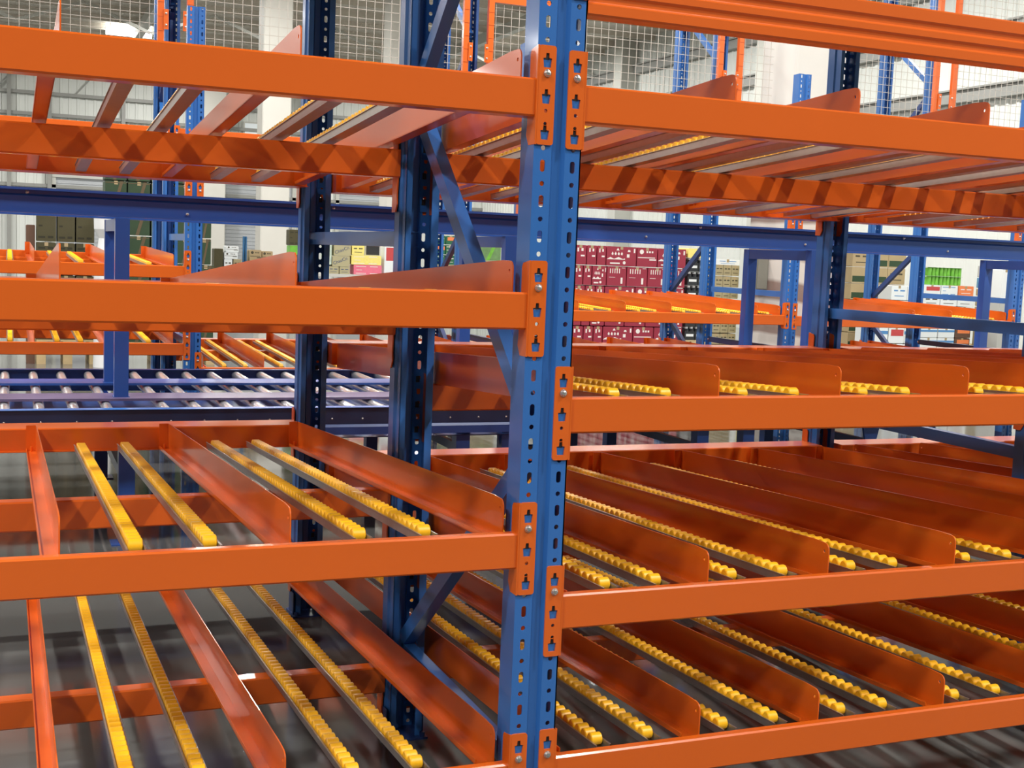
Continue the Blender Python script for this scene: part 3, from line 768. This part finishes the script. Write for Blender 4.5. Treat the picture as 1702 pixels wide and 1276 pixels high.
for i in range(2):
    for j in range(3):
        t_ = thing('green_pack', 'lime green shrink-wrapped pack, %s row, %s from the left' % (('upper','lower')[i], ORD[j]), 'drinks pack', (11.80+0.217*j,12.52,1.390-0.133*i), group='lime green packs')
        mb = MB()
        for a in range(3):
            mb.cyl((0.035+0.068*a,0.04,0),(0.035+0.068*a,0.04,0.128),0.033,10)
        mb.box(0.003,0.207,0.04,0.2,0,0.122); link('cans', mb.mesh('cans', LIME, True), t_)
        mb = MB(); mb.box(0.0,0.21,-0.002,0.21,0.1285,0.1305); link('wrap', mb.mesh('wrap', LIME), t_)
carton('tall white slab-shaped carton standing right of the lime packs', 'carton', 12.72, 12.88, 1.10, 1.53, 12.0, CAP, None, None, 0.25)
carton('plain grey carton supporting the tall white slab carton', 'carton', 12.72, 12.90, 0.0, 1.10, 12.0, GREY, None, None, 0.3, None, 'carton', False)
def fq_(i,j): return [(GREY,'dark2',INK),(PBLUE,'cross',WHITE),(TAN,'dark2',INK),(TAN2,'dark2',INK),(TAN2,'dark2',INK),(TAN2,'dark2',INK),(TAN2,'oval',INK)][i]
stack('mixed carton at the far right wall', 'carton', [(12.98,13.20),(13.21,13.44)], [(1.40,1.58),(1.23,1.39),(1.11,1.22),(0.95,1.10),(0.78,0.94),(0.60,0.77),(0.32,0.59)], 12.5, fq_, 'cartons at the far right', 0.3)
carton('olive carton with dark oval, left of its twin low at the right', 'carton', 12.70, 12.93, 0.32, 0.60, 12.85, TAN2, 'oval', INK, 0.1)
pallet('wooden pallet at the far right wall', 12.94, 13.5, 12.5, 0.8, 0.32)
# left stacks
stack('olive brown carton in the left stack', 'carton', [(-0.79,-0.58),(-0.57,-0.38),(-0.37,-0.17)], [(1.39,1.76),(1.02,1.38),(0.65,1.01),(0.28,0.64)], 12.5, lambda i,j:(OLIVE,'bands',OLIVED), 'olive cartons', 0.4)
carton('dark brown carton standing left of the olive stack', 'carton', -0.90, -0.80, 0.0, 1.57, 12.55, BRN, None, None, 0.3, None, 'carton', False)
pallet('wooden pallet under the olive cartons', -0.79, -0.12, 12.5, 0.8, 0.28)
gc = [(-0.06,0.18),(0.19,0.44),(0.45,0.70),(0.71,0.96)]
stack('tall green printed carton in the green stack', 'carton', [gc,gc,gc+[(0.98,1.14)],gc+[(0.98,1.14)],gc+[(0.98,1.18)],gc+[(0.98,1.18)],gc+[(0.98,1.18)]], [(2.12-0.31*k,2.42-0.31*k) for k in range(7)], 12.5, lambda i,j:(GRN,'cross',BRNP), 'green cartons', 0.4)
pallet('wooden pallet under the tall green carton stack', -0.1, 1.2, 12.5, 0.8, 0.26)
t_ = thing('white_bundle', 'white plastic wrapped bundle standing between olive and green stacks', 'bundle', (-0.10,12.2,0))
mb = MB()
for k,(z,r) in enumerate(((0,0.10),(0.6,0.09),(1.2,0.10),(1.33,0.06),(1.45,0.045),(1.55,0.095),(1.75,0.10))):
    if k: mb.cyl((0,0,pz),(0,0,z),pr_,14,0,r)
    pz, pr_ = z, r
link('wrapping', mb.mesh('wrapping', CAP, True), t_)
# small goods on a long low shelf
t_ = thing('display_shelf', 'long grey shelf behind the racks carrying small goods', 'shelf', (1.3,14.0,0))
mb = MB(); mb.box(0,4.6,0,0.5,1.06,1.10); link('shelf_board', mb.mesh('shelf_board', PALE), t_)
for x in (0.05,1.5,3.0,4.5):
    mb = MB(); mb.box(x-0.03,x+0.03,0,0.06,0,1.06); mb.box(x-0.03,x+0.03,0.44,0.5,0,1.06); link('leg', mb.mesh('leg', GIRT), t_)
def sm(label, x0,x1,z0,z1,m,pk=None,pm=INK,dy=0.0,cat='carton',depth=0.2): carton(label, cat, x0,x1,z0,z1,14.0+dy,m,pk,pm,depth,None,'carton',False)
sm('narrow olive carton at the left end of the shelf',1.40,1.52,1.10,1.38,OLIVE)
sm('white carton with a dark mark, topmost on the shelf left',1.55,1.72,1.335,1.42,WCART,'dotrow')
sm('white carton with a dark mark under the topmost white one',1.53,1.71,1.25,1.334,WCART,'dotrow')
sm('lowest white carton of the left shelf pile',1.53,1.64,1.10,1.249,WCART,'dark2')
sm('khaki carton beside the lowest white carton',1.65,1.76,1.10,1.249,TAN2,'dark2')
sm('tan carton on the shelf, left one below the white column',1.86,2.02,1.22,1.38,TAN,'dotrow')
sm('tan carton on the shelf, right one below the white column',2.025,2.17,1.22,1.37,TAN,'dotrow')
sm('broad tan carton under the two tan cartons',1.84,2.18,1.10,1.219,TAN2)
t_ = thing('blue_post', 'short dark blue perforated post standing on the shelf', 'post', (1.79,14.1,1.10)); mb = MB(); mb.box(0,0.022,0,0.04,0,0.45); mb.box(0.030,0.052,0,0.04,0,0.45); mb.box(0.0,0.052,0.03,0.04,0,0.44); link('profile', mb.mesh('profile', mat('teal_blue',(0.03,0.13,0.28),0.4)), t_)
sm('bright green crate beside the second white column',2.39,2.53,1.34,1.46,LIME)
sm('olive goods carton under the bright green crate',2.38,2.54,1.10,1.339,OLIVE)
sm('olive goods carton above the bright green crate',2.38,2.52,1.461,1.67,OLIVE,'bands',OLIVED)
KH = mat('paper_sack_carton', (0.42,0.38,0.22), 0.65, noise=0.08)
def text_on(o, s, size, x, z, ang, m):
    cu = bpy.data.curves.new('lettering', 'FONT'); cu.body = s; cu.size = size; cu.extrude = 0.0006
    tmp = bpy.data.objects.new('lettering', cu); me = bpy.data.meshes.new_from_object(tmp); me.name = 'lettering'
    bpy.data.objects.remove(tmp); me.materials.append(m)
    c = bpy.data.objects.new('lettering', me); COL.objects.link(c); c.parent = o; c.rotation_euler = (PI/2, -ang, 0); c.location = (x,-0.001,z)
NINK = mat('navy_ink', (0.05,0.08,0.17), 0.6)
for lab_,x0,x1,z0,z1 in (('khaki carton with slanted navy lettering, top of the lettered pile',2.99,3.23,1.345,1.50),('khaki carton with slanted navy lettering, second in the lettered pile',2.97,3.22,1.20,1.344)):
    k_ = carton(lab_, 'carton', x0,x1,z0,z1,14.0,KH,None,None,0.25,'khaki lettered cartons','carton',False)
    text_on(k_, 'ChaoCn', 0.062, 0.02, 0.02, math.radians(22), NINK)
sm('low khaki carton at the foot of the lettered pile, left',2.92,3.07,1.10,1.199,KH,'dark2',NINK)
sm('low khaki carton at the foot of the lettered pile, right',3.075,3.22,1.10,1.199,KH,'dark2',NINK)
sm('pale green patterned carton left of the lettered pile',2.86,2.965,1.22,1.52,mat('mint_print',(0.5,0.6,0.5),0.6,noise=0.4,nscale=25))
sm('small khaki base under the patterned carton',2.86,2.915,1.10,1.219,TAN2)
sm('yellow pack with dark dots on the long yellow pack',3.24,3.42,1.365,1.50,YEL,'dark2',INK)
sm('long pale yellow pack lying on the pink pack',3.235,3.66,1.235,1.364,YEL,'bands',WHITE)
sm('long pink pack low on the shelf',3.27,3.67,1.10,1.234,PINK,'bands',WHITE)
t_ = thing('screen', 'small black screen standing behind the yellow pack', 'screen', (3.45,14.05,1.365)); mb = MB(); mb.box(0,0.20,0.01,0.03,0,0.16); link('casing', mb.mesh('casing', PALE), t_); mb = MB(); mb.box(0.008,0.192,0.004,0.011,0.008,0.152); link('display', mb.mesh('display', DARK), t_)
sm('white carton with a dark red picture, right of the pink pack',3.70,3.86,1.10,1.55,WCART,'label',RPRINT)
# goods seen left of the front post
def gfn(i,j): return (DGRN,('dark2','label','bands')[(i+j)%3],(WHITE,OPRINT,WHITE)[(i+j)%3])
stack('dark green pack left of the front post', 'carton', [(4.44,4.58),(4.585,4.73)], [(1.56,1.68),(1.42,1.55),(1.28,1.41)], 14.0, gfn, 'dark green packs', 0.25)
sm('tan carton beneath the dark green packs',4.44,4.73,1.10,1.279,TAN2,'dark2')
sm('green woven sack pile seen behind the blue portal post',5.07,5.42,1.36,1.62,mat('green_sack',(0.14,0.27,0.10),0.6,noise=0.5,nscale=12),'cross',LIME)
sm('tan carton beneath the green sack',5.07,5.42,1.10,1.359,TAN2,'dark2')
sm('narrow olive green carton beside the front post',5.58,5.72,1.27,1.69,mat('moss',(0.16,0.20,0.09),0.6,noise=0.4,nscale=10))
sm('white printed carton beside the front post',5.58,5.72,1.10,1.269,WCART,'dark2')
# ------------------------------------------------------------------ lamps
for k,(x,y) in enumerate(LAMPS):
    L = bpy.data.lights.new('tube', 'AREA'); L.shape = 'RECTANGLE'; L.size = 0.30; L.size_y = 0.80; L.energy = LAMP_W
    L.color = (1.0, 0.985, 0.95)
    o = bpy.data.objects.new('tube_light', L); COL.objects.link(o); o.location = (x,y,LAMP_Z-0.06)
